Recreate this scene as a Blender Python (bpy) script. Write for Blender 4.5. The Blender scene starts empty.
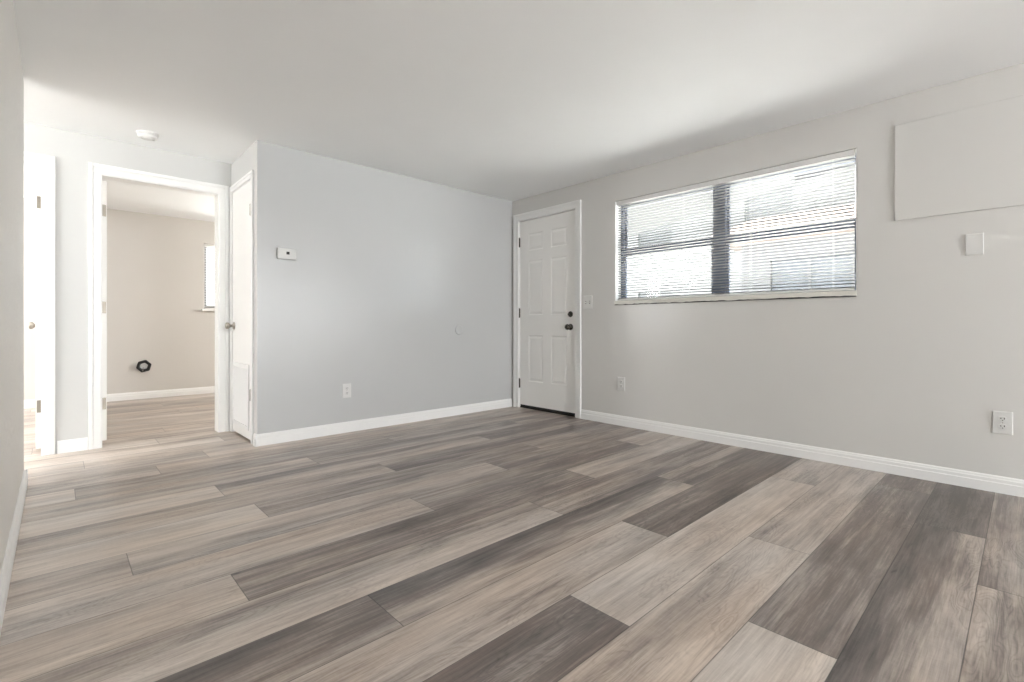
import bpy, bmesh, math, random
from mathutils import Vector, Matrix

scene = bpy.context.scene
col = scene.collection
R = math.radians

# ------------------------------------------------------------------ camera, world, daylight, exposure
CAM_H = 0.907
FPX = 484.0
cam_d = bpy.data.cameras.new('camera')
cam = bpy.data.objects.new('camera', cam_d)
col.objects.link(cam)
cam.location = (0, 0, CAM_H)
cam.rotation_euler = (R(90), 0, -R(43.25))
cam_d.sensor_width = 36.0
cam_d.lens = 36.0 * FPX / 1024.0
cam_d.shift_y = -(341.0 - 325.5) / 1024.0
cam_d.clip_start = 0.01
scene.camera = cam

world = bpy.data.worlds.new('world')
scene.world = world
world.use_nodes = True
wn = world.node_tree
bg = wn.nodes['Background']
bg.inputs['Color'].default_value = (0.93, 0.965, 1.0, 1)
bg.inputs['Strength'].default_value = 3.2


def area_lamp(name, loc, rot, sx, sy, power, color=(0.95, 0.98, 1.0)):
    """daylight at one window opening; front and bedroom side ones are added fill"""
    d = bpy.data.lights.new(name, 'AREA')
    d.shape = 'RECTANGLE'
    d.size, d.size_y = sx, sy
    d.energy = power
    d.color = color
    o = bpy.data.objects.new(name, d)
    col.objects.link(o)
    o.location = loc
    o.rotation_euler = rot
    return o


# added fill: unseen front and bedroom side windows; then kitchen and second bedroom windows
area_lamp('fill_front', (1.95, -5.92, 1.35), (R(112), 0, 0), 2.0, 1.7, 170, (0.96, 0.98, 1.0))  # fill lamp added behind the camera, its window is made up
area_lamp('daylight_kitchen_window', (-2.95, 3.3, 1.5), (R(92), 0, R(-90)), 2.2, 1.2, 21)
area_lamp('fill_bedroom', (3.69, 6.2, 1.5), (R(66), 0, R(90)), 1.3, 0.9, 48, (1.0, 0.96, 0.90))  # fill lamp added at an unseen side window to light the far wall
area_lamp('daylight_second_bedroom_window', (-2.95, 6.3, 1.45), (R(88), 0, R(-90)), 1.6, 1.3, 62, (1.0, 1.0, 1.0))

sun_d = bpy.data.lights.new('sun', 'SUN')
sun_d.energy = 37.0
sun_d.angle = R(1.0)
sun_d.color = (1.0, 0.98, 0.95)
sun = bpy.data.objects.new('sun', sun_d)
col.objects.link(sun)
sun.rotation_euler = (R(27), R(-6), 0)      # high, along the house front: no direct sun through the blind

scene.view_settings.view_transform = 'Standard'
scene.view_settings.look = 'None'
scene.view_settings.exposure = 0.94
scene.view_settings.gamma = 1.0
scene.view_settings.use_curve_mapping = False
scene.cycles.use_denoising = True
scene.cycles.max_bounces = 14
scene.cycles.diffuse_bounces = 8
scene.cycles.transparent_max_bounces = 16
scene.cycles.sample_clamp_indirect = 20.0

# ------------------------------------------------------------------ room measures (metres)
H = 2.30
XR, YB, XL, YH = 3.73, 3.96, -0.135, 4.70      # right wall, back wall, left wall, hall wall faces
XC = 1.097                                     # corner between back wall and closet wall
YF = -6.0                                      # wall behind the camera
YFAR = 7.50                                    # far wall of the bedrooms
XW = -3.0                                      # left end of hall and kitchen
LWS = -0.7                                     # unseen gap in the left wall, added to let kitchen light in
LWE = 3.89                                     # free end of the left wall


# ------------------------------------------------------------------ materials
def new_mat(name):
    m = bpy.data.materials.new(name)
    m.use_nodes = True
    nt = m.node_tree
    return m, nt, nt.nodes['Principled BSDF']


def N(nt, kind, **kw):
    n = nt.nodes.new(kind)
    for k, v in kw.items():
        setattr(n, k, v)
    return n


def plain(name, c, rough=0.4, metal=0.0, spec=0.5):
    m, nt, p = new_mat(name)
    p.inputs['Base Color'].default_value = (*c, 1)
    p.inputs['Roughness'].default_value = rough
    p.inputs['Metallic'].default_value = metal
    p.inputs['Specular IOR Level'].default_value = spec
    return m


def paint(name, c, rough, fine=0.05, lumps=0.05, lump_scale=14.0, fine_scale=160.0, var=0.02, spec=0.5, stretch=(1, 1, 1)):
    """rolled paint: small colour wander, roller stipple and soft trowel lumps as bump"""
    m, nt, p = new_mat(name)
    tc = N(nt, 'ShaderNodeTexCoord')
    mp = N(nt, 'ShaderNodeMapping')
    mp.inputs['Scale'].default_value = stretch
    nt.links.new(tc.outputs['Object'], mp.inputs['Vector'])
    n1 = N(nt, 'ShaderNodeTexNoise'); n1.inputs['Scale'].default_value = fine_scale; n1.inputs['Detail'].default_value = 3
    n2 = N(nt, 'ShaderNodeTexNoise'); n2.inputs['Scale'].default_value = lump_scale; n2.inputs['Detail'].default_value = 4
    n3 = N(nt, 'ShaderNodeTexNoise'); n3.inputs['Scale'].default_value = 2.2; n3.inputs['Detail'].default_value = 3
    for n in (n1, n2, n3):
        nt.links.new(mp.outputs['Vector'], n.inputs['Vector'])
    b1 = N(nt, 'ShaderNodeBump'); b1.inputs['Strength'].default_value = fine; b1.inputs['Distance'].default_value = 0.002
    b2 = N(nt, 'ShaderNodeBump'); b2.inputs['Strength'].default_value = lumps; b2.inputs['Distance'].default_value = 0.02
    nt.links.new(n1.outputs['Fac'], b1.inputs['Height'])
    nt.links.new(n2.outputs['Fac'], b2.inputs['Height'])
    nt.links.new(b2.outputs['Normal'], b1.inputs['Normal'])
    nt.links.new(b1.outputs['Normal'], p.inputs['Normal'])
    mx = N(nt, 'ShaderNodeMix', data_type='RGBA')
    mx.inputs['A'].default_value = (*[v * (1 - var) for v in c], 1)
    mx.inputs['B'].default_value = (*[min(1, v * (1 + var)) for v in c], 1)
    nt.links.new(n3.outputs['Fac'], mx.inputs['Factor'])
    nt.links.new(mx.outputs['Result'], p.inputs['Base Color'])
    p.inputs['Roughness'].default_value = rough
    p.inputs['Specular IOR Level'].default_value = spec
    return m


WALL_C = (0.63, 0.62, 0.60)
M = {}
M['wall'] = paint('wall_paint', WALL_C, 0.25, fine=0.06, lumps=0.025, spec=0.65)
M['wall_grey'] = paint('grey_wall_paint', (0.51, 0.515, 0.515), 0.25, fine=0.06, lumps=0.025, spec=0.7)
M['wall_flat'] = paint('hall_wall_paint', (0.60, 0.597, 0.585), 0.55, fine=0.06, lumps=0.025, spec=0.4)
M['wall_rough'] = paint('textured_wall_paint', (0.72, 0.70, 0.665), 0.45, fine=0.5, lumps=0.30, lump_scale=22, fine_scale=90)
M['wall_bed'] = paint('bedroom_wall_paint', (0.60, 0.575, 0.545), 0.5, fine=0.1, lumps=0.03)
M['ceiling'] = paint('ceiling_paint', (0.865, 0.875, 0.88), 0.7, fine=0.2, lumps=0.03)
M['trim'] = paint('white_trim_paint', (0.81, 0.805, 0.795), 0.36, fine=0.02, lumps=0.01, var=0.01)
M['door'] = paint('white_door_paint', (0.83, 0.82, 0.80), 0.36, fine=0.05, lumps=0.01, var=0.01)
M['plastic'] = plain('white_plastic', (0.74, 0.735, 0.72), 0.35)
M['ivory'] = plain('painted_plate', (0.64, 0.635, 0.62), 0.4)
M['black'] = plain('black_rubber', (0.006, 0.006, 0.006), 0.5)
M['slot'] = plain('dark_slot', (0.02, 0.02, 0.02), 0.6)
M['nickel'] = plain('satin_nickel', (0.36, 0.33, 0.29), 0.32, 1.0)
M['hinge'] = plain('hinge_metal', (0.30, 0.27, 0.23), 0.4, 1.0)
M['bronze'] = plain('dark_bronze', (0.085, 0.078, 0.068), 0.25, 1.0)
M['alu'] = plain('mill_aluminium', (0.17, 0.20, 0.26), 0.45, 0.4)
M['sill'] = paint('painted_sill', (0.70, 0.68, 0.63), 0.5, fine=0.2, lumps=0.25, lump_scale=18)
M['concrete'] = paint('concrete', (0.60, 0.59, 0.57), 0.85, fine=0.4, lumps=0.1, var=0.1)
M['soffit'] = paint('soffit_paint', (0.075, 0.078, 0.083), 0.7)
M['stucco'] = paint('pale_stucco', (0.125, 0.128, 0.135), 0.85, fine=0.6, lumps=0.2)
M['shingle'] = paint('tan_shingle', (0.15, 0.115, 0.10), 0.9, fine=0.6, lumps=0.3, var=0.12)
M['dark_glass'] = plain('dark_window_glass', (0.11, 0.12, 0.135), 0.25)
M['hazy_glass'] = plain('curtained_window', (0.12, 0.125, 0.13), 0.65)
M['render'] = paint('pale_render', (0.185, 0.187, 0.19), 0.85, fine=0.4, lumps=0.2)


def glass_mat():
    m = bpy.data.materials.new('window_glass')
    m.use_nodes = True
    nt = m.node_tree
    nt.nodes.clear()
    out = N(nt, 'ShaderNodeOutputMaterial')
    tr = N(nt, 'ShaderNodeBsdfTransparent'); tr.inputs['Color'].default_value = (0.95, 0.97, 0.97, 1)
    gl = N(nt, 'ShaderNodeBsdfGlossy'); gl.inputs['Roughness'].default_value = 0.03
    lw = N(nt, 'ShaderNodeLayerWeight'); lw.inputs['Blend'].default_value = 0.5
    pw = N(nt, 'ShaderNodeMath', operation='POWER'); pw.inputs[1].default_value = 5.0
    nt.links.new(lw.outputs['Facing'], pw.inputs[0])
    fr = N(nt, 'ShaderNodeMath', operation='MULTIPLY_ADD'); fr.inputs[1].default_value = 0.9; fr.inputs[2].default_value = 0.035
    nt.links.new(pw.outputs[0], fr.inputs[0])
    mx = N(nt, 'ShaderNodeMixShader')
    nt.links.new(fr.outputs[0], mx.inputs['Fac'])
    nt.links.new(tr.outputs['BSDF'], mx.inputs[1])
    nt.links.new(gl.outputs['BSDF'], mx.inputs[2])
    nt.links.new(mx.outputs['Shader'], out.inputs['Surface'])
    return m


M['glass'] = glass_mat()


def slat_mat():
    m, nt, p = new_mat('blind_vinyl')
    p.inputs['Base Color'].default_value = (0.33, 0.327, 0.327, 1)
    p.inputs['Roughness'].default_value = 0.4
    out = nt.nodes['Material Output']
    tl = N(nt, 'ShaderNodeBsdfTranslucent'); tl.inputs['Color'].default_value = (0.85, 0.84, 0.83, 1)
    mx = N(nt, 'ShaderNodeMixShader'); mx.inputs['Fac'].default_value = 0.08
    nt.links.new(p.outputs['BSDF'], mx.inputs[1])
    nt.links.new(tl.outputs['BSDF'], mx.inputs[2])
    nt.links.new(mx.outputs['Shader'], out.inputs['Surface'])
    return m


M['slat'] = slat_mat()


def floor_mat():
    """vinyl planks: each plank face carries its own tone (low edge, high edge) and seed; UV is in metres on the plank"""
    m, nt, p = new_mat('vinyl_plank')
    L = nt.links.new

    def math_(op, a=None, b=None, c=None):
        n = N(nt, 'ShaderNodeMath', operation=op)
        for i, v in enumerate((a, b, c)):
            if v is None:
                continue
            if isinstance(v, (int, float)):
                n.inputs[i].default_value = v
            else:
                L(v, n.inputs[i])
        return n.outputs[0]

    uv = N(nt, 'ShaderNodeUVMap', uv_map='plank')
    sep = N(nt, 'ShaderNodeSeparateXYZ'); L(uv.outputs['UV'], sep.inputs[0])
    ux, uy = sep.outputs[0], sep.outputs[1]
    at = N(nt, 'ShaderNodeAttribute', attribute_name='tone')
    sa = N(nt, 'ShaderNodeSeparateColor'); L(at.outputs['Color'], sa.inputs[0])
    lo, hi, seed = sa.outputs[0], sa.outputs[1], sa.outputs[2]
    sx = math_('MULTIPLY_ADD', seed, 91.7, ux)
    sy = math_('MULTIPLY_ADD', seed, 37.3, uy)

    def noise(fx, fy, detail=4, rough=0.55, dist=0.0):
        c = N(nt, 'ShaderNodeCombineXYZ')
        L(math_('MULTIPLY', sx, fx), c.inputs[0]); L(math_('MULTIPLY', sy, fy), c.inputs[1])
        L(math_('MULTIPLY', seed, 53.0), c.inputs[2])
        n = N(nt, 'ShaderNodeTexNoise')
        n.inputs['Scale'].default_value = 1.0; n.inputs['Detail'].default_value = detail
        n.inputs['Roughness'].default_value = rough; n.inputs['Distortion'].default_value = dist
        L(c.outputs[0], n.inputs['Vector'])
        return n.outputs['Fac']

    warp = noise(1.3, 7.0, 3)
    # tone across the plank, edge wandering along the length
    t = math_('MULTIPLY_ADD', math_('SUBTRACT', warp, 0.5), 0.9, math_('DIVIDE', uy, 0.2337))
    mr = N(nt, 'ShaderNodeMapRange', interpolation_type='SMOOTHSTEP')
    L(t, mr.inputs['Value']); mr.inputs['From Min'].default_value = 0.15; mr.inputs['From Max'].default_value = 0.85
    k = mr.outputs['Result']
    tone = math_('ADD', math_('MULTIPLY', lo, math_('SUBTRACT', 1.0, k)), math_('MULTIPLY', hi, k))
    streak = math_('SUBTRACT', noise(1.0, 26.0, 5, 0.6, 0.6), 0.5)
    cloud = math_('SUBTRACT', noise(2.2, 9.0, 4, 0.55, 0.4), 0.5)
    grain = math_('SUBTRACT', noise(9.0, 210.0, 3, 0.6, 0.2), 0.5)
    cross = math_('SUBTRACT', noise(120.0, 30.0, 2, 0.5), 0.5)
    tone = math_('MULTIPLY_ADD', math_('SUBTRACT', tone, 0.5), 1.05, 0.535)
    tone = math_('MULTIPLY_ADD', streak, 0.80, tone)
    tone = math_('MULTIPLY_ADD', cloud, 0.75, tone)
    tone = math_('MULTIPLY_ADD', grain, 0.40, tone)
    tone = math_('MULTIPLY_ADD', cross, 0.10, tone)
    mid = math_('SUBTRACT', noise(5.0, 75.0, 3, 0.6, 0.4), 0.5)
    tone = math_('MULTIPLY_ADD', mid, 0.40, tone)
    # cathedral grain: rings of a slow field
    field = noise(2.0, 11.0, 2, 0.5, 0.3)
    ring = math_('SINE', math_('MULTIPLY', field, 150.0))
    ring = math_('MULTIPLY', math_('POWER', math_('MULTIPLY_ADD', ring, 0.5, 0.5), 3.0), math_('MULTIPLY', math_('GREATER_THAN', noise(0.9, 3.0, 1), 0.52), 0.09))
    tone = math_('SUBTRACT', tone, ring)
    # knots and checks
    kn = N(nt, 'ShaderNodeMapRange'); L(noise(7.0, 34.0, 2, 0.5, 0.5), kn.inputs['Value'])
    kn.inputs['From Min'].default_value = 0.74; kn.inputs['From Max'].default_value = 0.84
    tone = math_('MULTIPLY_ADD', kn.outputs['Result'], -0.40, tone)
    ramp = N(nt, 'ShaderNodeValToRGB')
    ramp.color_ramp.elements[0].position = 0.0
    ramp.color_ramp.elements[0].color = (0.060, 0.049, 0.044, 1)
    ramp.color_ramp.elements[1].position = 1.0
    ramp.color_ramp.elements[1].color = (0.63, 0.565, 0.51, 1)
    e = ramp.color_ramp.elements.new(0.35); e.color = (0.180, 0.150, 0.136, 1)
    e = ramp.color_ramp.elements.new(0.65); e.color = (0.40, 0.347, 0.308, 1)
    L(tone, ramp.inputs['Fac'])
    # hue wander: warmer and greyer planks
    hs = N(nt, 'ShaderNodeHueSaturation')
    L(math_('MULTIPLY_ADD', math_('SUBTRACT', noise(0.8, 4.0, 2), 0.5), 1.6, 1.14), hs.inputs['Saturation'])
    L(ramp.outputs['Color'], hs.inputs['Color'])
    # micro-bevel seams
    sx_at = N(nt, 'ShaderNodeAttribute', attribute_name='span')
    ss = N(nt, 'ShaderNodeSeparateColor'); L(sx_at.outputs['Color'], ss.inputs[0])
    dx = math_('MINIMUM', math_('SUBTRACT', ux, ss.outputs[0]), math_('SUBTRACT', ss.outputs[1], ux))
    dy = math_('MINIMUM', uy, math_('SUBTRACT', 0.2337, uy))
    dd = math_('MINIMUM', dx, dy)
    seam = N(nt, 'ShaderNodeMapRange'); L(dd, seam.inputs['Value'])
    seam.inputs['From Min'].default_value = 0.0007; seam.inputs['From Max'].default_value = 0.0022
    seam.inputs['To Min'].default_value = 0.35; seam.inputs['To Max'].default_value = 1.0
    mul = N(nt, 'ShaderNodeMix', data_type='RGBA', blend_type='MULTIPLY'); mul.inputs['Factor'].default_value = 1.0
    L(hs.outputs['Color'], mul.inputs['A']); L(seam.outputs['Result'], mul.inputs['B'])
    L(mul.outputs['Result'], p.inputs['Base Color'])
    bp = N(nt, 'ShaderNodeBump'); bp.inputs['Strength'].default_value = 0.25; bp.inputs['Distance'].default_value = 0.0012
    hgt = math_('ADD', math_('MULTIPLY', grain, 0.7), math_('MULTIPLY', seam.outputs['Result'], 1.2))
    L(math_('SUBTRACT', hgt, math_('MULTIPLY', ring, 3.0)), bp.inputs['Height'])
    L(bp.outputs['Normal'], p.inputs['Normal'])
    L(math_('MULTIPLY_ADD', grain, 0.10, 0.345), p.inputs['Roughness'])
    p.inputs['Specular IOR Level'].default_value = 0.65
    return m


M['floor'] = floor_mat()


# ------------------------------------------------------------------ mesh helpers
def obj(name, bm, mat, parent=None, smooth=False, bevel=0.0, segs=2):
    me = bpy.data.meshes.new(name)
    bmesh.ops.recalc_face_normals(bm, faces=bm.faces)
    bm.to_mesh(me)
    bm.free()
    me.materials.append(mat)
    o = bpy.data.objects.new(name, me)
    col.objects.link(o)
    if parent is not None:
        o.parent = parent
    if smooth:
        for p in me.polygons:
            p.use_smooth = True
    if bevel:
        md = o.modifiers.new('edge', 'BEVEL')
        md.width = bevel; md.segments = segs; md.limit_method = 'ANGLE'; md.angle_limit = R(40)
    return o


def B():
    return bmesh.new()


def box(bm, x0, x1, y0, y1, z0, z1):
    v = [bm.verts.new((x, y, z)) for x in (x0, x1) for y in (y0, y1) for z in (z0, z1)]
    for f in ((0, 1, 3, 2), (4, 6, 7, 5), (0, 4, 5, 1), (2, 3, 7, 6), (0, 2, 6, 4), (1, 5, 7, 3)):
        bm.faces.new([v[i] for i in f])


def prism(bm, pts, origin, ua, va, wa, w0, w1):
    """outline pts (u, v) in the plane (ua, va), extruded along wa from w0 to w1"""
    o, ua, va, wa = Vector(origin), Vector(ua), Vector(va), Vector(wa)
    a = [bm.verts.new(o + ua * u + va * v + wa * w0) for u, v in pts]
    b = [bm.verts.new(o + ua * u + va * v + wa * w1) for u, v in pts]
    n = len(pts)
    bm.faces.new(a); bm.faces.new(b[::-1])
    for i in range(n):
        bm.faces.new((a[i], b[i], b[(i + 1) % n], a[(i + 1) % n]))


def lathe(bm, prof, origin, axis, n=28):
    """prof: (radius, distance along axis)"""
    ax = Vector(axis).normalized()
    u = ax.orthogonal().normalized(); v = ax.cross(u)
    o = Vector(origin)
    rings = []
    for r, d in prof:
        if r < 1e-6:
            rings.append([bm.verts.new(o + ax * d)])
        else:
            rings.append([bm.verts.new(o + ax * d + (u * math.cos(2 * math.pi * i / n) + v * math.sin(2 * math.pi * i / n)) * r) for i in range(n)])
    for a, b in zip(rings, rings[1:]):
        for i in range(n):
            j = (i + 1) % n
            if len(a) == 1 and len(b) == 1:
                continue
            if len(a) == 1:
                bm.faces.new((a[0], b[i], b[j]))
            elif len(b) == 1:
                bm.faces.new((a[i], b[0], a[j]))
            else:
                bm.faces.new((a[i], b[i], b[j], a[j]))


def wall_bm(bm, axis, p0, p1, a0, a1, z0, z1, holes=()):
    """wall slab with openings. axis 'x': the wall's faces are x = p0 and x = p1 and it runs along y; 'y' the other way"""
    us = sorted({a0, a1, *[h[0] for h in holes], *[h[1] for h in holes]})
    zs = sorted({z0, z1, *[h[2] for h in holes], *[h[3] for h in holes]})
    us = [u for u in us if a0 <= u <= a1]; zs = [z for z in zs if z0 <= z <= z1]

    def solid(i, j):
        if i < 0 or j < 0 or i >= len(us) - 1 or j >= len(zs) - 1:
            return False
        cu, cz = (us[i] + us[i + 1]) / 2, (zs[j] + zs[j + 1]) / 2
        return not any(h[0] < cu < h[1] and h[2] < cz < h[3] for h in holes)
    cache = {}

    def vert(p, u, z):
        k = (p, u, z)
        if k not in cache:
            cache[k] = bm.verts.new((p, u, z) if axis == 'x' else (u, p, z))
        return cache[k]
    for i in range(len(us) - 1):
        for j in range(len(zs) - 1):
            if not solid(i, j):
                continue
            u0, u1, w0, w1 = us[i], us[i + 1], zs[j], zs[j + 1]
            for p in (p0, p1):
                bm.faces.new([vert(p, u0, w0), vert(p, u1, w0), vert(p, u1, w1), vert(p, u0, w1)])
            if not solid(i - 1, j): bm.faces.new([vert(p0, u0, w0), vert(p0, u0, w1), vert(p1, u0, w1), vert(p1, u0, w0)])
            if not solid(i + 1, j): bm.faces.new([vert(p0, u1, w0), vert(p0, u1, w1), vert(p1, u1, w1), vert(p1, u1, w0)])
            if not solid(i, j - 1): bm.faces.new([vert(p0, u0, w0), vert(p0, u1, w0), vert(p1, u1, w0), vert(p1, u0, w0)])
            if not solid(i, j + 1): bm.faces.new([vert(p0, u0, w1), vert(p0, u1, w1), vert(p1, u1, w1), vert(p1, u0, w1)])


def tag(o, label, cat, group=None):
    o['label'] = label; o['category'] = cat
    if group: o['group'] = group
    return o


def struct(o, label=None):
    o['kind'] = 'structure'
    if label: o['label'] = label
    return o


def empty(name, loc):
    o = bpy.data.objects.new(name, None)
    o.empty_display_size = 0.05
    col.objects.link(o)
    o.location = loc
    return o


def place(o, parent):
    """parent keeping the coordinates the mesh was written in"""
    o.parent = parent
    o.matrix_parent_inverse = Matrix.Translation(parent.location).inverted()
    return o


# ------------------------------------------------------------------ floor of planks
PW, PL, P0 = 0.2337, 1.868, 0.118
joints = {-1: 2.35, 0: 2.88, 1: 1.545, 2: 2.17, 3: 1.257, 4: 1.91, 5: 2.63, 6: 1.77, 7: 2.33, 8: 3.22, 9: 2.07,
          10: 2.60, 11: 1.54, 12: 2.52, 13: 1.255, 14: 1.94}
# print tones (edge near camera, edge away) of the planks left and right of each joint; left-end tones also carry floor glare
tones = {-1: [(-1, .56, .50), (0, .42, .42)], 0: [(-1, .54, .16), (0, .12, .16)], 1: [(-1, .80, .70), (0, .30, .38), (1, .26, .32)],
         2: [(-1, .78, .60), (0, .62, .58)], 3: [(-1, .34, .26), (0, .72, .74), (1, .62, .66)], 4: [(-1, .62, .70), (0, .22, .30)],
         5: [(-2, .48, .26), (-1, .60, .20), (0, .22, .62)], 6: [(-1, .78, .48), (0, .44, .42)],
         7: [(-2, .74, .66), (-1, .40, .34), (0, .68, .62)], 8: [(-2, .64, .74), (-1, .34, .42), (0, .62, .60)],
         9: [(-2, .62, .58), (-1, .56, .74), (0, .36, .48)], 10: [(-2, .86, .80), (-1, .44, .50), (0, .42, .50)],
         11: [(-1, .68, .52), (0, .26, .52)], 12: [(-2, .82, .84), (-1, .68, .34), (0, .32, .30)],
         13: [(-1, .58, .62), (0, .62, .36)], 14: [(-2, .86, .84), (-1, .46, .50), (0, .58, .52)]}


def build_floor():
    SEED = 77
    bm = B()
    uvl = bm.loops.layers.uv.new('plank')
    tl = bm.loops.layers.float_color.new('tone')
    sl = bm.loops.layers.float_color.new('span')
    X0, X1, Y0, Y1 = XW - 0.1, XR + 0.02, YF - 0.1, YFAR + 0.1
    n0 = math.floor((Y0 - P0) / PW); n1 = math.ceil((Y1 - P0) / PW)
    for n in range(n0, n1):
        rnd = random.Random(SEED + n * 17)
        ya, yb = P0 + n * PW, P0 + (n + 1) * PW
        j = joints.get(n, rnd.uniform(0, PL))
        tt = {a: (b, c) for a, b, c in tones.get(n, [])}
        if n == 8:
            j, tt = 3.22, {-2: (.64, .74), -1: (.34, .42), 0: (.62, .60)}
        k = math.floor((X0 - j) / PL)
        while j + k * PL < X1:
            xa, xb = j + k * PL, j + (k + 1) * PL
            m = rnd.uniform(.38, .62) if n < 15 else rnd.uniform(.54, .76)  # lighter from the hall on, glare put into the tone
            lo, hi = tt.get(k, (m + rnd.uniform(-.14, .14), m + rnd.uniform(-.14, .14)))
            seed = rnd.random()
            cx0, cx1, cy0, cy1 = max(xa, X0), min(xb, X1), max(ya, Y0), min(yb, Y1)
            if cx1 > cx0 and cy1 > cy0:
                f = bm.faces.new([bm.verts.new(q) for q in ((cx0, cy0, 0), (cx1, cy0, 0), (cx1, cy1, 0), (cx0, cy1, 0))])
                for lp in f.loops:
                    lp[uvl].uv = (lp.vert.co.x - xa, lp.vert.co.y - ya)
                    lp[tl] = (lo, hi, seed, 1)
                    lp[sl] = (0.0, PL, 0, 1)
            k += 1
    # slab body under the planks
    d = -0.12
    v = [bm.verts.new(q) for q in ((X0, Y0, d), (X1, Y0, d), (X1, Y1, d), (X0, Y1, d))]
    t = [bm.verts.new(q) for q in ((X0, Y0, -.001), (X1, Y0, -.001), (X1, Y1, -.001), (X0, Y1, -.001))]
    bm.faces.new(v[::-1])
    for i in range(4):
        bm.faces.new((v[i], v[(i + 1) % 4], t[(i + 1) % 4], t[i]))
    me = bpy.data.meshes.new('floor')
    bm.to_mesh(me); bm.free()
    me.materials.append(M['floor'])
    o = bpy.data.objects.new('floor', me)
    col.objects.link(o)
    return struct(o, 'grey brown vinyl plank floor')


build_floor()

# ------------------------------------------------------------------ shell
bm = B(); box(bm, XW - .1, XR + .14, YF - .1, YFAR + .12, H, H + .12)
struct(obj('ceiling', bm, M['ceiling']))

DY0, DY1, DZ = 3.035, 3.868, 2.075           # front door rough opening
WY0, WY1, WZ0, WZ1 = 0.745, 2.586, 1.12, 2.045   # living room window opening
bm = B(); wall_bm(bm, 'x', XR, XR + .14, YF - .1, YFAR + .12, 0, H, [(DY0, DY1, 0, DZ), (WY0, WY1, WZ0, WZ1), (5.5, 6.9, 1.05, 2.0)])
struct(obj('wall_right', bm, M['wall'], bevel=0.004))
bm = B(); prism(bm, [(XC, YB), (XR, YB), (XR, YB + .10), (XC + .10, YB + .10)], (0, 0, 0), (1, 0, 0), (0, 1, 0), (0, 0, 1), 0, H)
struct(obj('wall_back', bm, M['wall_grey']))
CY0, CY1 = 4.085, 4.655                        # closet door opening
bm = B(); wall_bm(bm, 'x', XC, XC + .10, YB + .10, YH, 0, H, [(CY0, CY1, 0, 2.05)])
prism(bm, [(XC, YB), (XC + .10, YB + .10), (XC, YB + .10)], (0, 0, 0), (1, 0, 0), (0, 1, 0), (0, 0, 1), 0, H)
struct(obj('wall_closet', bm, M['wall_flat']))
A0, A1 = 0.228, 1.015                          # bedroom doorway
S0, S1 = -0.80, -0.062                         # second bedroom doorway
bm = B(); wall_bm(bm, 'y', YH, YH + .12, XW, XR, 0, H, [(A0, A1, 0, 2.04), (S0, S1, 0, 2.04)])
struct(obj('wall_hall', bm, M['wall_flat']))
bm = B(); box(bm, XL - .12, XL, LWS, LWE, 0, H)
struct(obj('wall_left', bm, M['wall_rough'], bevel=0.018, segs=4))
bm = B(); wall_bm(bm, 'y', YF - .10, YF, XW, XR, 0, H, [(.9, 3.0, .5, 2.2)])
struct(obj('wall_front', bm, M['wall']))
bm = B(); wall_bm(bm, 'x', XW - .10, XW, YF - .1, YFAR + .12, 0, H, [(-2.2, -.7, .7, 2.1), (2.2, 4.4, .9, 2.1), (5.5, 7.1, .95, 2.05)])
struct(obj('wall_kitchen', bm, M['wall']))
BW0, BW1, BZ0, BZ1 = 1.425, 2.60, 1.125, 2.0  # bedroom window
bm = B(); wall_bm(bm, 'y', YFAR, YFAR + .12, XW, XR, 0, H, [(BW0, BW1, BZ0, BZ1)])
struct(obj('wall_far', bm, M['wall_bed']))
bm = B(); wall_bm(bm, 'x', .00, .08, YH + .12, YFAR, 0, H)
struct(obj('wall_bedroom_partition', bm, M['wall_bed']))

# baseboards: colonial profile (depth from the wall, height)
BASE = [(0, 0), (.015, 0), (.015, .052), (.012, .056), (.012, .072), (.009, .077), (.008, .084), (.004, .090), (0, .090)]


def base_run(bm, x0, y0, x1, y1, nx, ny):
    d = Vector((x1 - x0, y1 - y0, 0)); ln = d.length; d.normalize()
    prism(bm, BASE, (x0, y0, 0), (nx, ny, 0), (0, 0, 1), d, 0, ln)


def baseboard(name, runs):
    bm = B()
    for r in runs: base_run(bm, *r)
    return struct(obj(name, bm, M['trim']))


baseboard('baseboard_right', [(XR, YF, XR, 2.972, -1, 0)])
baseboard('baseboard_back', [(XC - .015, YB, 3.712, YB, 0, -1)])
baseboard('baseboard_closet', [(XC, YB - .014, XC, 4.018, -1, 0)])
baseboard('baseboard_left', [(XL, LWS, XL, LWE + .014, 1, 0), (XL + .015, LWE, XL - .12, LWE, 0, 1)])
baseboard('baseboard_hall', [(.003, YH, .165, YH, 0, -1)])
baseboard('baseboard_far', [(.08, YFAR, XR, YFAR, 0, -1), (XW, YFAR, 0, YFAR, 0, -1)])


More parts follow.
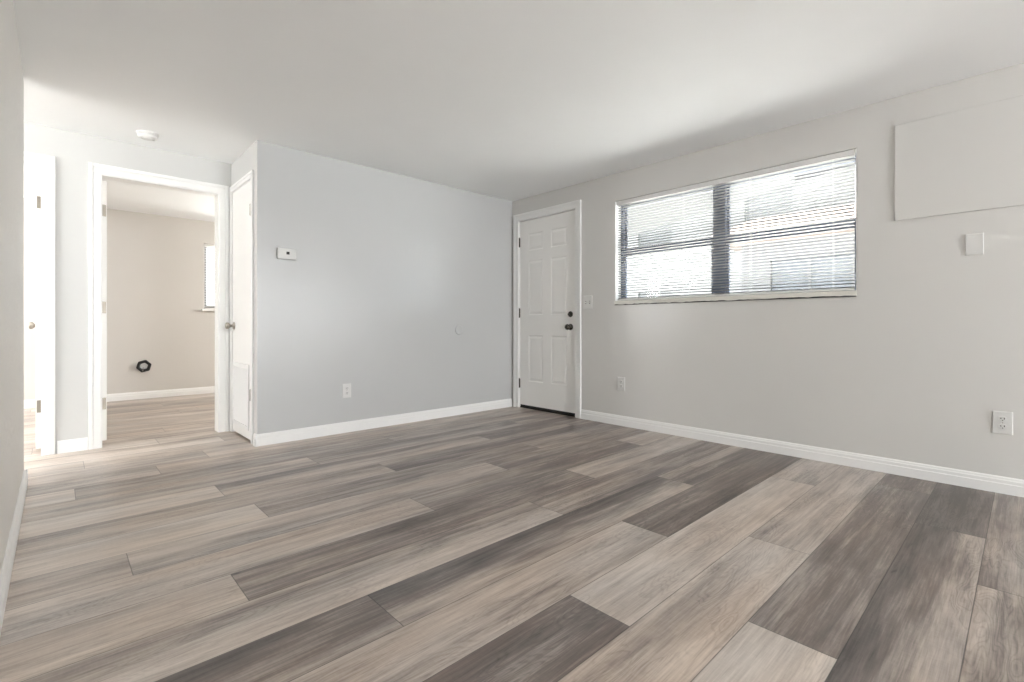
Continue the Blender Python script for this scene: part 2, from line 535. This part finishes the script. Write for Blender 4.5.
# ------------------------------------------------------------------ door casings and jambs
def casing(name, axis, face, out, a0, a1, ztop, w, depth, jamb_to, reveal=.006, lining=.018, stop=0):
    """flat casing with a raised outer bead round an opening a0..a1, plus the jamb lining. face: wall plane, out: +1/-1 into the room"""
    bm = B()

    def bx(p0, p1, u0, u1, z0, z1):
        p0, p1 = min(p0, p1), max(p0, p1)
        if axis == 'x': box(bm, p0, p1, u0, u1, z0, z1)
        else: box(bm, u0, u1, p0, p1, z0, z1)
    t1, t2 = depth * .72, depth
    i0, i1, it = a0 + lining - reveal * 0 , a1 - lining, ztop - lining
    i0 -= reveal; i1 += reveal; it += reveal
    bd = w * .36
    # legs
    bx(face, face + out * t1, i0 - w + bd, i0, 0, it + 0)
    bx(face, face + out * t2, i0 - w, i0 - w + bd, 0, it + w)
    bx(face, face + out * t1, i1, i1 + w - bd, 0, it + 0)
    bx(face, face + out * t2, i1 + w - bd, i1 + w, 0, it + w)
    # head
    bx(face, face + out * t1, i0 - w + bd, i1 + w - bd, it, it + w - bd)
    bx(face, face + out * t2, i0 - w + bd, i1 + w - bd, it + w - bd, it + w)
    o = struct(obj(name, bm, M['trim'], bevel=.003))
    bm = B()
    bx(face, jamb_to, a0, a0 + lining, 0, ztop)
    bx(face, jamb_to, a1 - lining, a1, 0, ztop)
    bx(face, jamb_to, a0 + lining, a1 - lining, ztop - lining, ztop)
    if stop:
        s0, s1 = sorted((face - out * stop, face - out * (stop + .035)))
        bx(s0, s1, a0 + lining, a0 + lining + .011, 0, ztop - lining)
        bx(s0, s1, a1 - lining - .011, a1 - lining, 0, ztop - lining)
        bx(s0, s1, a0 + lining, a1 - lining, ztop - lining - .014, ztop - lining)
    obj('door_jamb', bm, M['trim'], parent=o)
    return o


casing('trim_1', 'x', XR, -1, DY0, DY1, DZ, .072, .018, XR + .14, lining=.018, stop=.058)
casing('trim_2', 'y', YH, -1, A0, A1, 2.04, .073, .018, YH + .12)
casing('trim_3', 'y', YH, -1, S0, S1, 2.04, .067, .018, YH + .12)
casing('trim_4', 'x', XC, -1, CY0, CY1, 2.05, .052, .016, XC + .10, lining=.014, stop=.033)


# ------------------------------------------------------------------ door leaves
def hinge_bm(x, y, z, half=.046):
    bm = B()
    lathe(bm, [(0, -half - .004), (.004, -half - .004), (.0065, -half), (.0065, half), (.004, half + .004), (0, half + .004)], (x, y, z), (0, 0, 1), 14)
    return bm


def knob_parts(parent, c, axis, mat, both=False):
    """round door knob: rose, neck and ball along axis"""
    bm = B()
    lathe(bm, [(0, 0), (.032, 0), (.032, .004), (.026, .010), (.012, .013), (.011, .028), (.018, .034), (.027, .042), (.029, .052), (.026, .062), (.016, .067), (0, .068)], c, axis, 28)
    return obj('knob', bm, mat, parent, smooth=True)


# front door: six embossed panels on a steel slab
def front_door():
    y0, y1, z0, z1 = 3.057, 3.846, .036, 2.052
    xf = XR + .012                              # inner face
    bm = B()
    cols = [(3.17, 3.385), (3.50, 3.715)]
    rows = [(.30, .80), (1.02, 1.61), (1.72, 1.905)]
    ys = sorted({y0, y1, *sum(map(list, cols), [])})
    zs = sorted({z0, z1, *sum(map(list, rows), [])})

    def ispan(a, b, lst): return (a, b) in lst
    cache = {}

    def V(x, y, z):
        k = (round(x, 5), round(y, 5), round(z, 5))
        if k not in cache: cache[k] = bm.verts.new((x, y, z))
        return cache[k]

    def rect(x, a, b, c, d): return [V(x, a, c), V(x, b, c), V(x, b, d), V(x, a, d)]
    for i in range(len(ys) - 1):
        for j in range(len(zs) - 1):
            a, b, c, d = ys[i], ys[i + 1], zs[j], zs[j + 1]
            if (a, b) in cols and (c, d) in rows:
                steps = [(0, 0), (.007, .0030), (.016, .0030), (.036, .0003), ]
                prev = rect(xf, a, b, c, d)
                for ins, dep in steps[1:]:
                    cur = rect(xf + dep, a + ins, b - ins, c + ins, d - ins)
                    for q in range(4):
                        bm.faces.new((prev[q], prev[(q + 1) % 4], cur[(q + 1) % 4], cur[q]))
                    prev = cur
                bm.faces.new(prev)
            else:
                bm.faces.new(rect(xf, a, b, c, d))
    bk = xf + .045
    for i in range(len(ys) - 1):
        bm.faces.new((V(xf, ys[i], z0), V(xf, ys[i + 1], z0), V(bk, ys[i + 1], z0), V(bk, ys[i], z0)))
        bm.faces.new((V(xf, ys[i], z1), V(xf, ys[i + 1], z1), V(bk, ys[i + 1], z1), V(bk, ys[i], z1)))
        bm.faces.new((V(bk, ys[i], z0), V(bk, ys[i + 1], z0), V(bk, ys[i + 1], z1), V(bk, ys[i], z1)))
    for j in range(len(zs) - 1):
        for y in (y0, y1):
            bm.faces.new((V(xf, y, zs[j]), V(xf, y, zs[j + 1]), V(bk, y, zs[j + 1]), V(bk, y, zs[j])))
    bmesh.ops.remove_doubles(bm, verts=bm.verts, dist=1e-5)
    d = struct(obj('door_1', bm, M['door']), 'white six panel front door with dark knob and deadbolt')
    for z in (1.825, 1.045, .27):
        bm = hinge_bm(XR + .004, y1 + .005, z, .05)
        box(bm, XR + .0035, XR + .0115, y1 - .001, y1 + .022, z - .05, z + .05)
        h = obj('hinge', bm, M['bronze'], d, smooth=False); h['label'] = 'dark metal hinge'
    k = knob_parts(d, (xf, 3.122, .892), (-1, 0, 0), M['bronze']); k['label'] = 'dark round door knob'
    bm = B()
    lathe(bm, [(0, 0), (.030, 0), (.030, .006), (.026, .012), (.024, .014), (0, .014)], (xf, 3.122, 1.02), (-1, 0, 0), 28)
    db = obj('deadbolt', bm, M['bronze'], d, smooth=False, bevel=.002); db['label'] = 'dark deadbolt'
    bm = B(); box(bm, xf - .030, xf - .010, 3.122 - .018, 3.122 + .018, 1.02 - .006, 1.02 + .006)
    obj('thumb_turn', bm, M['bronze'], db, bevel=.004)
    bm = B(); box(bm, xf + .004, bk - .004, y0 + .002, y1 - .002, .012, z0)
    s = obj('door_sweep', bm, M['black'], d); s['label'] = 'black rubber sweep under the door'
    return d


front_door()
bm = B(); box(bm, XR + .012, XR + .14, DY0 + .018, DY1 - .018, 0, .012)
struct(obj('trim_5', bm, M['bronze'], bevel=.003), 'dark door threshold')


def interior_leaf(name, pin, width, ang, side, height=1.985, gap=.028, label=None, heights=(1.785, 1.045, .31)):
    """flush door on three butt hinges. pin: hinge line (x, y); the closed leaf runs along side * x; opened by ang about the pin"""
    t = .035
    bm = B()
    x0, x1 = sorted((side * .003, side * (width - .003)))
    box(bm, x0, x1, -t, 0, gap, gap + height)
    d = obj(name, bm, M['door'], bevel=.002)
    d.location = (pin[0], pin[1], 0)
    d.rotation_euler = (0, 0, ang)
    struct(d, label)
    for z in heights:
        bm = B()
        # leaf of the hinge let into the edge, knuckle on the pin
        xe = side * .003
        box(bm, min(xe, xe - side * .0022), max(xe, xe - side * .0022), -.030, -.001, z - .044, z + .044)
        lathe(bm, [(0, -.046), (.006, -.046), (.006, .046), (0, .046)], (0, .004, z), (0, 0, 1), 12)
        h = obj('hinge', bm, M['hinge'], d); h['label'] = 'satin metal hinge'
    for s in (0, 1):
        c = (side * (width - .066), 0 if s == 0 else -t, .907)
        knob_parts(d, c, (0, 1, 0) if s == 0 else (0, -1, 0), M['nickel'])
    return d


interior_leaf('door_2', (A0 + .018, YH + .122), A1 - A0 - .036, R(100), 1, label='white bedroom door swung open, seen by its edge')
interior_leaf('door_3', (S1 - .018 + .006, YH + .122), S1 - S0 - .036, R(-91), -1, heights=(1.785, .33), label='white door swung open in the doorway by the left wall')


# closet door with return-air grille
def closet_door():
    y0, y1, z0, z1 = CY0 + .017, CY1 - .017, .018, 2.030
    xf = XC - .004
    bm = B(); box(bm, xf, xf + .035, y0, y1, z0, z1)
    d = struct(obj('door_4', bm, M['door'], bevel=.002), 'white closet door with a louvred grille in its lower part')
    for z in (1.80, .37):
        bm = hinge_bm(xf - .005, y0 - .004, z, .042)
        h = obj('hinge', bm, M['hinge'], d); h['label'] = 'satin metal hinge'
    k = knob_parts(d, (xf, y1 - .05, .905), (-1, 0, 0), M['nickel']); k['label'] = 'satin nickel knob'
    ga, gb, gc, gd = y0 + .045, y1 - .03, .085, .60
    bm = B()
    fw = .03
    xo = xf - .009
    box(bm, xo, xf, ga, ga + fw, gc, gd); box(bm, xo, xf, gb - fw, gb, gc, gd)
    box(bm, xo, xf, ga + fw, gb - fw, gc, gc + fw); box(bm, xo, xf, ga + fw, gb - fw, gd - fw, gd)
    g = obj('grille_frame', bm, M['trim'], d, bevel=.003)
    bm = B()
    z = gc + fw + .006
    while z < gd - fw - .004:
        prism(bm, [(0, 0), (.0015, 0), (.0078, -.012), (.0063, -.012)], (xf - .0005, 0, z + .012), (-1, 0, 0), (0, 0, 1), (0, 1, 0), ga + fw, gb - fw)
        z += .016
    obj('louvre', bm, M['trim'], g)
    return d


closet_door()


# ------------------------------------------------------------------ living room window
def living_window():
    xa, xb = XR + .088, XR + .138
    bm = B()
    f, fb = .032, .014
    box(bm, xa, xb, WY0, WY1, WZ1 - f, WZ1); box(bm, xa, xb, WY0, WY1, WZ0, WZ0 + fb)
    box(bm, xa, xb, WY0, WY0 + fb, WZ0 + fb, WZ1 - f); box(bm, xa, xb, WY1 - f, WY1, WZ0 + fb, WZ1 - f)
    w = struct(obj('window_1', bm, M['alu'], bevel=.002), 'wide aluminium window of two units behind a white blind')
    my = 1.665
    bm = B(); box(bm, xa - .004, xb, my - .05, my + .05, WZ0 + fb, WZ1 - f)
    obj('mullion', bm, M['alu'], w, bevel=.003)
    zm = 1.585
    for a, b in ((WY0 + fb, my - .05), (my + .05, WY1 - f)):
        bm = B()
        box(bm, xa + .004, xa + .026, a, b, zm - .040, zm + .020)
        box(bm, xa + .004, xa + .026, a, a + .016, WZ0 + fb, zm - .040); box(bm, xa + .004, xa + .026, b - .024, b, WZ0 + fb, zm - .040)
        box(bm, xa + .004, xa + .026, a + .016, b - .024, WZ0 + fb, WZ0 + fb + .018)
        s = obj('lower_sash', bm, M['alu'], w, bevel=.002)
        bm = B(); box(bm, xa + .013, xa + .017, a + .016, b - .024, WZ0 + fb + .018, zm - .040)
        obj('pane', bm, M['glass'], s)
        bm = B()
        box(bm, xa + .028, xa + .046, a, b, zm - .016, zm + .034)
        box(bm, xa + .028, xa + .046, a, a + .014, zm + .034, WZ1 - f); box(bm, xa + .028, xa + .046, b - .018, b, zm + .034, WZ1 - f)
        box(bm, xa + .028, xa + .046, a + .018, b - .018, WZ1 - f - .018, WZ1 - f)
        s = obj('upper_sash', bm, M['alu'], w, bevel=.002)
        bm = B(); box(bm, xa + .035, xa + .039, a + .018, b - .018, zm + .034, WZ1 - f - .018)
        obj('pane', bm, M['glass'], s)
    bm = B()
    box(bm, XR + .001, xa, WY1 - .004, WY1, WZ0, WZ1 - .004); box(bm, XR + .001, xa, WY0, WY0 + .004, WZ0, WZ1 - .004)
    obj('sky_lit_return', bm, M['trim'], w)  # white lining added so the reveals look lit by the sky
    # masonry sill tiled into the reveal, thick rough painted front
    bm = B(); box(bm, XR - .016, xa, WY0 - .001, WY1 + .001, WZ0 - .022, WZ0 + .012)
    bmesh.ops.subdivide_edges(bm, edges=[e for e in bm.edges if abs(e.verts[0].co.y - e.verts[1].co.y) > .5], cuts=60, use_grid_fill=True)
    rnd = random.Random(3)
    for v in bm.verts:
        if v.co.z < WZ0 - .01: v.co.z += rnd.uniform(-.002, .004)
    s = obj('window_sill', bm, M['sill'], w)
    s['label'] = 'cream painted sill'
    bm = B(); box(bm, XR - .010, XR + .004, WY0 + .002, WY1 - .002, WZ0 - .027, WZ0 - .016)
    q = obj('sill_line', bm, M['slot'], s); q['label'] = 'dark strip for the joint and underside shadow of the sill'  # one strip draws both the joint and the shadow under the sill


living_window()


def blind(name, label, x, y0, y1, z0, z1, pitch, tilt, parts=True, axis='x', mat=None):
    """horizontal mini blind hanging in the plane x (axis 'x'); slats 25 mm, room-side edge raised by tilt"""
    mat = mat or M['slat']
    t = empty(name, (x, (y0 + y1) / 2, z1))
    tag(t, label, 'blind', 'window blinds')
    bm = B()
    box(bm, x - .016, x + .016, y0, y1, z1 - .036, z1)
    place(obj('headrail', bm, M['plastic'], bevel=.003), t)
    bm = B()
    ca, sa = math.cos(tilt), math.sin(tilt)
    z = z0 + .022
    zs = []
    while z < z1 - .042:
        zs.append(z); z += pitch
    for z in zs:
        prof = []
        for side in (1, -1):
            for i in range(5):
                s = (-1 + 2 * i / 4) * .0125 * side
                crown = .0018 * (1 - (s / .0125) ** 2) + (.0004 if side == 1 else -.0004)
                # s runs room side (-) to glass side (+)
                prof.append((s * ca + crown * sa, -s * sa + crown * ca))
        prism(bm, prof, (x, 0, z), (1, 0, 0), (0, 0, 1), (0, 1, 0), y0 + .004, y1 - .004)
    place(obj('slats', bm, mat, smooth=False), t)
    bm = B()
    box(bm, x - .012, x + .012, y0 + .004, y1 - .004, z0 + .002, z0 + .016)
    place(obj('bottom_rail', bm, M['plastic'], bevel=.004), t)
    n = 4
    for i in range(n):
        yy = y0 + .12 + (y1 - y0 - .24) * i / (n - 1)
        bm = B()
        for dx in (-.0135, .0135):
            lathe(bm, [(.0007, z0 + .016), (.0007, z1 - .036)], (x + dx, yy, 0), (0, 0, 1), 5)
        place(obj('ladder_cord', bm, M['plastic']), t)
    return t


blind('mini_blind', 'white horizontal mini blind hanging half open across the wide window', XR + .022, WY0 + .012, WY1 - .012, WZ0 + .014, WZ1 - .003, .0222, R(15))


# ------------------------------------------------------------------ small fittings
def plate_bm(w, h, t):
    bm = B(); box(bm, -t, 0, -w / 2, w / 2, -h / 2, h / 2)
    return bm


def fitting(name, label, cat, loc, rotz, group=None):
    """Empty on the wall; parts are written with -x pointing into the room"""
    t = empty(name, loc); t.rotation_euler = (0, 0, rotz)
    return tag(t, label, cat, group)


def duplex(t, mat):
    obj('cover_plate', plate_bm(.078, .122, .006), mat, t, bevel=.003)
    for s in (1, -1):
        bm = B()
        pts = []
        for i in range(24):
            a = 2 * math.pi * i / 24
            pts.append((max(-.0165, min(.0165, .0185 * math.cos(a))), .0150 * math.sin(a) + s * .0205))
        prism(bm, pts, (0, 0, 0), (0, 1, 0), (0, 0, 1), (-1, 0, 0), .004, .0085)
        r = obj('receptacle', bm, mat, t, bevel=.0012)
        bm = B()
        for dy, hh in ((-.0065, .0045), (.0065, .0037)):
            box(bm, -.0089, -.0080, dy - .0018, dy + .0018, s * .0205 + .003 - hh, s * .0205 + .003 + hh)
        lathe(bm, [(0, .0080), (.0028, .0080), (.0028, .0089), (0, .0089)], (0, 0, s * .0205 - .0075), (-1, 0, 0), 12)
        q = obj('slots', bm, M['slot'], r); q['label'] = 'dark plug slots'
    bm = B(); lathe(bm, [(0, .005), (.0032, .005), (.0028, .0068), (0, .0070)], (0, 0, 0), (-1, 0, 0), 12)
    obj('screw', bm, M['nickel'], t)
    return t


duplex(fitting('power_outlet', 'white duplex outlet low on the window wall under the blank plate', 'outlet', (XR, .0885, .381), 0, 'wall outlets'), M['ivory'])
duplex(fitting('power_outlet', 'white duplex outlet low on the wall between the front door and the window', 'outlet', (XR, 2.517, .378), 0, 'wall outlets'), M['ivory'])
duplex(fitting('power_outlet', 'white duplex outlet low on the grey wall below the thermostat', 'outlet', (1.795, YB, .353), R(90), 'wall outlets'), M['ivory'])

t = fitting('light_switch', 'double light switch beside the front door frame', 'switch', (XR, 2.896, 1.13), 0)
obj('cover_plate', plate_bm(.106, .130, .006), M['ivory'], t, bevel=.003)
for s in (-1, 1):
    bm = B(); box(bm, -.0066, -.005, s * .023 - .0055, s * .023 + .0055, -.0125, .0125)
    f = obj('switch_frame', bm, M['slot'], t)
    bm = B(); prism(bm, [(.004, .004), (.004, -.009), (.016, -.014), (.018, -.008)], (0, 0, .006), (-1, 0, 0), (0, 0, 1), (0, 1, 0), s * .023 - .0045, s * .023 + .0045)
    obj('toggle', bm, M['ivory'], f, bevel=.001)

t = fitting('blank_wall_plate', 'blank cover plate painted over, just below the raised wall panel', 'wall plate', (XR, .199, 1.36), 0)
obj('plate', plate_bm(.074, .118, .006), M['ivory'], t, bevel=.004)
for s in (1, -1):
    bm = B()
    lathe(bm, [(0, .005), (.0034, .005), (.003, .0072), (0, .0075)], (0, 0, s * .042), (-1, 0, 0), 10)
    obj('screw', bm, M['ivory'], t)


# board painted like the wall, standing 2 cm proud
bm = B(); box(bm, XR - .011, XR, -.72, .55, 1.545, 2.125)
tag(obj('wall_panel', bm, M['wall'], bevel=.0025), 'flat rectangular board painted like the wall beside the window', 'panel')

t = fitting('thermostat', 'white thermostat on the grey wall near its left corner', 'thermostat', (1.303, YB, 1.463), R(90))
bm = B(); box(bm, -.008, 0, -.066, .066, -.040, .040); obj('wall_plate', bm, M['ivory'], t, bevel=.003)
bm = B(); box(bm, -.030, -.008, -.070, .070, -.043, .043); c = obj('housing', bm, M['ivory'], t, bevel=.005, segs=3)
bm = B(); box(bm, -.0308, -.0298, -.017, .006, -.005, .017); q = obj('display', bm, M['slot'], c); q['label'] = 'small dark display'

t = fitting('door_knob_bumper', 'round disc painted grey on the wall where the door knob would hit', 'wall bumper', (2.985, YB, .862), R(90))
bm = B(); lathe(bm, [(0, 0), (.050, 0), (.050, .003), (.047, .006), (.040, .0068), (.030, .0055), (0, .0045)], (0, 0, 0), (-1, 0, 0), 40)
obj('disc', bm, M['wall_grey'], t, smooth=True)

t = tag(empty('smoke_detector', (.482, 4.37, H)), 'round white smoke detector on the ceiling by the bedroom doorway', 'smoke detector')
bm = B(); lathe(bm, [(0, 0), (.068, 0), (.068, -.008), (.064, -.010), (0, -.010)], (0, 0, 0), (0, 0, 1), 40); obj('mounting_base', bm, M['plastic'], t)
bm = B(); lathe(bm, [(0, -.010), (.060, -.010), (.061, -.024), (.055, -.034), (.040, -.039), (.038, -.036), (.030, -.036), (.028, -.040), (0, -.041)], (0, 0, 0), (0, 0, 1), 40)
c = obj('cover', bm, M['plastic'], t)
bm = B(); lathe(bm, [(0, -.040), (.008, -.040), (.008, -.043), (0, -.0435)], (.02, .01, 0), (0, 0, 1), 14); obj('test_button', bm, M['plastic'], c)


def ceiling_light(loc, r, strength, label):
    t = tag(empty('ceiling_light', loc), label, 'ceiling light')
    bm = B(); lathe(bm, [(0, 0), (r + .02, 0), (r + .02, -.025), (r + .01, -.030), (0, -.028)], (0, 0, 0), (0, 0, 1), 40); obj('pan', bm, M['trim'], t)
    m = bpy.data.materials.new('lit_glass'); m.use_nodes = True
    p = m.node_tree.nodes['Principled BSDF']
    p.inputs['Base Color'].default_value = (.9, .9, .88, 1)
    p.inputs['Emission Color'].default_value = (1.0, 0.99, 0.97, 1)
    p.inputs['Emission Strength'].default_value = strength
    bm = B(); lathe(bm, [(r, -.030), (r * .97, -.05), (r * .80, -.075), (r * .45, -.092), (0, -.098)], (0, 0, 0), (0, 0, 1), 40); obj('glass_shade', bm, m, t, smooth=True)


ceiling_light((-1.0, 4.33, H), .14, 28.0, 'round flush ceiling light in the hall, hidden behind the end of the left wall')

# dryer-hose collar on the bedroom's far wall
t = fitting('vent_collar', 'black ring fitting low on the far bedroom wall seen through the doorway', 'vent', (.785, YFAR, .405), R(90))
bm = B(); lathe(bm, [(.046, 0), (.078, 0), (.080, .030), (.074, .045), (.062, .050), (.046, .045), (.042, .020), (.046, 0)], (0, 0, 0), (-1, 0, 0), 6)
r = obj('ring', bm, M['black'], t, bevel=.006); r['label'] = 'black six sided ring'
bm = B(); lathe(bm, [(0, .022), (.036, .022), (.041, .016), (.041, 0), (0, 0)], (0, 0, 0), (-1, 0, 0), 24)
obj('cap', bm, M['plastic'], t)
bm = B(); lathe(bm, [(.004, .02), (.004, .09), (0, .092)], (0, .0, 0.0), (-1, .25, -.9), 8)
obj('clamp_screw', bm, M['nickel'], r)


# ------------------------------------------------------------------ other windows
def simple_window(name, axis, face, a0, a1, z0, z1, out, label=None):
    bm = B()
    p0, p1 = sorted((face + out * .07, face + out * .115))
    f = .045

    def bx(b, q0, q1, u0, u1, w0, w1):
        if axis == 'y': box(b, u0, u1, q0, q1, w0, w1)
        else: box(b, q0, q1, u0, u1, w0, w1)
    bx(bm, p0, p1, a0, a1, z1 - f, z1); bx(bm, p0, p1, a0, a1, z0, z0 + f)
    bx(bm, p0, p1, a0, a0 + f, z0 + f, z1 - f); bx(bm, p0, p1, a1 - f, a1, z0 + f, z1 - f)
    w = struct(obj(name, bm, M['trim'], bevel=.002), label)
    mid = (a0 + a1) / 2
    bm = B(); bx(bm, p0 + .008, p1 - .008, mid - .02, mid + .02, z0 + f, z1 - f); obj('meeting_stile', bm, M['trim'], w)
    for u0, u1 in ((a0 + f, mid - .02), (mid + .02, a1 - f)):
        bm = B(); bx(bm, p0 + .02, p0 + .024, u0, u1, z0 + f, z1 - f); obj('pane', bm, M['glass'], w)
    return w


w = simple_window('window_2', 'y', YFAR, BW0, BW1, BZ0, BZ1, 1, 'white bedroom window half hidden by the door frame')
bm = B(); box(bm, BW0 - .03, BW1 + .03, YFAR - .05, YFAR + .07, BZ0 - .028, BZ0 + .004); obj('window_sill', bm, M['trim'], w, bevel=.006)
simple_window('added_window_3', 'y', YF, .9, 3.0, .5, 2.2, -1)  # unseen, added for the fill behind the camera
simple_window('window_4', 'x', XW, 2.2, 4.4, .9, 2.1, -1)
simple_window('added_window_6', 'x', XW, -2.2, -.7, .7, 2.1, -1)  # unseen, added for light through the gap in the left wall
simple_window('added_window_7', 'x', XR, 5.5, 6.9, 1.05, 2.0, 1)  # unseen, added to go with the bedroom fill lamp
simple_window('window_5', 'x', XW, 5.5, 7.1, .95, 2.05, -1)

bb = blind('mini_blind', 'white closed blind in the bedroom window half hidden by the doorway', 0, BW0 + .01, BW1 - .01, BZ0 + .004, BZ1 - .004, .0222, R(30))
bb.rotation_euler = (0, 0, R(90)); bb.location = ((BW0 + BW1) / 2, YFAR + .03, BZ1 - .004)
bb = blind('mini_blind', 'white closed blind added in the unseen bedroom side window to cut its light', 0, 5.51, 6.89, 1.055, 1.995, .0222, R(62))  # added to hold back light from the unseen side window
bb.location.x = XR + .03

# ------------------------------------------------------------------ outside the living room window
bm = B(); box(bm, -16, 26, -14, 26, -.32, -.14)
struct(obj('ground', bm, M['concrete']), 'pale concrete yard outside')

# entry roof: flat soffit whose free edge runs askew to the house
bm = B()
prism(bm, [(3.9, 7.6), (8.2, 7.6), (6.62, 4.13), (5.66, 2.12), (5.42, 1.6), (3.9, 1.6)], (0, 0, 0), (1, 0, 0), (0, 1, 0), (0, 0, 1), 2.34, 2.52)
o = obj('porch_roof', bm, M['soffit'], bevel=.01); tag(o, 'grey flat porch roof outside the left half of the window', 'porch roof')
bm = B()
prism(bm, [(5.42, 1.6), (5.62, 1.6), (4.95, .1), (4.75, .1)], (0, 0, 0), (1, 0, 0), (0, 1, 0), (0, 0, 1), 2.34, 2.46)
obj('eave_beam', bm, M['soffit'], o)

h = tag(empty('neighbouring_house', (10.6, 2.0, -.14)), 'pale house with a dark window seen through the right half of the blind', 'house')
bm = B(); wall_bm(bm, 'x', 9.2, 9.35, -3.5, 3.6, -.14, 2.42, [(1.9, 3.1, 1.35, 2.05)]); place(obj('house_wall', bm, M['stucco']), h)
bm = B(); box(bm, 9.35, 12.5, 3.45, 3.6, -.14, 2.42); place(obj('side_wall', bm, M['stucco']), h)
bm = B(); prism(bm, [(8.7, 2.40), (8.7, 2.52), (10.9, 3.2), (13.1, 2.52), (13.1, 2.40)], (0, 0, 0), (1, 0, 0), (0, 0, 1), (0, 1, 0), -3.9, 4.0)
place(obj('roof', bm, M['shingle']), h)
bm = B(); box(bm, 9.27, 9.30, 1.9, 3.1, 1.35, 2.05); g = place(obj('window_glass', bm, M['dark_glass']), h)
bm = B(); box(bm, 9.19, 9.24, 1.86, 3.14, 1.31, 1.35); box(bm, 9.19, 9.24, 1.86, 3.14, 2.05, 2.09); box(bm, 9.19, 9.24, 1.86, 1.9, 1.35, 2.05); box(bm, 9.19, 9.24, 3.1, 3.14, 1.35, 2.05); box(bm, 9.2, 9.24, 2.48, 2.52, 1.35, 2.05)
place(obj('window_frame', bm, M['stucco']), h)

b = tag(empty('backdrop_building', (16.5, 6.0, -.14)), 'pale two storey backdrop added to cover the bright sky behind the blind', 'building')  # added backdrop, keeps bright sky out of the gaps between slats
holes = [(y, y + 1.2, z, z + 1.1) for z in (.9, 3.5) for y in (.8, 4.2, 7.6, 11.0)]
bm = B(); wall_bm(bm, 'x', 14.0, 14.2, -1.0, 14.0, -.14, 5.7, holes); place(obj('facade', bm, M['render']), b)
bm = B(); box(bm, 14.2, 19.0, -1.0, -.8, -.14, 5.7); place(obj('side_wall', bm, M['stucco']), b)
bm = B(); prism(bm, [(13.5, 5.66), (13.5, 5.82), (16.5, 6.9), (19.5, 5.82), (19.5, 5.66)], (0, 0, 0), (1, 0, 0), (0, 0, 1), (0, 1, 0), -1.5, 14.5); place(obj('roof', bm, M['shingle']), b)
for y0, y1, z0, z1 in holes:
    bm = B(); box(bm, 14.08, 14.12, y0, y1, z0, z1); place(obj('window', bm, M['hazy_glass']), b)
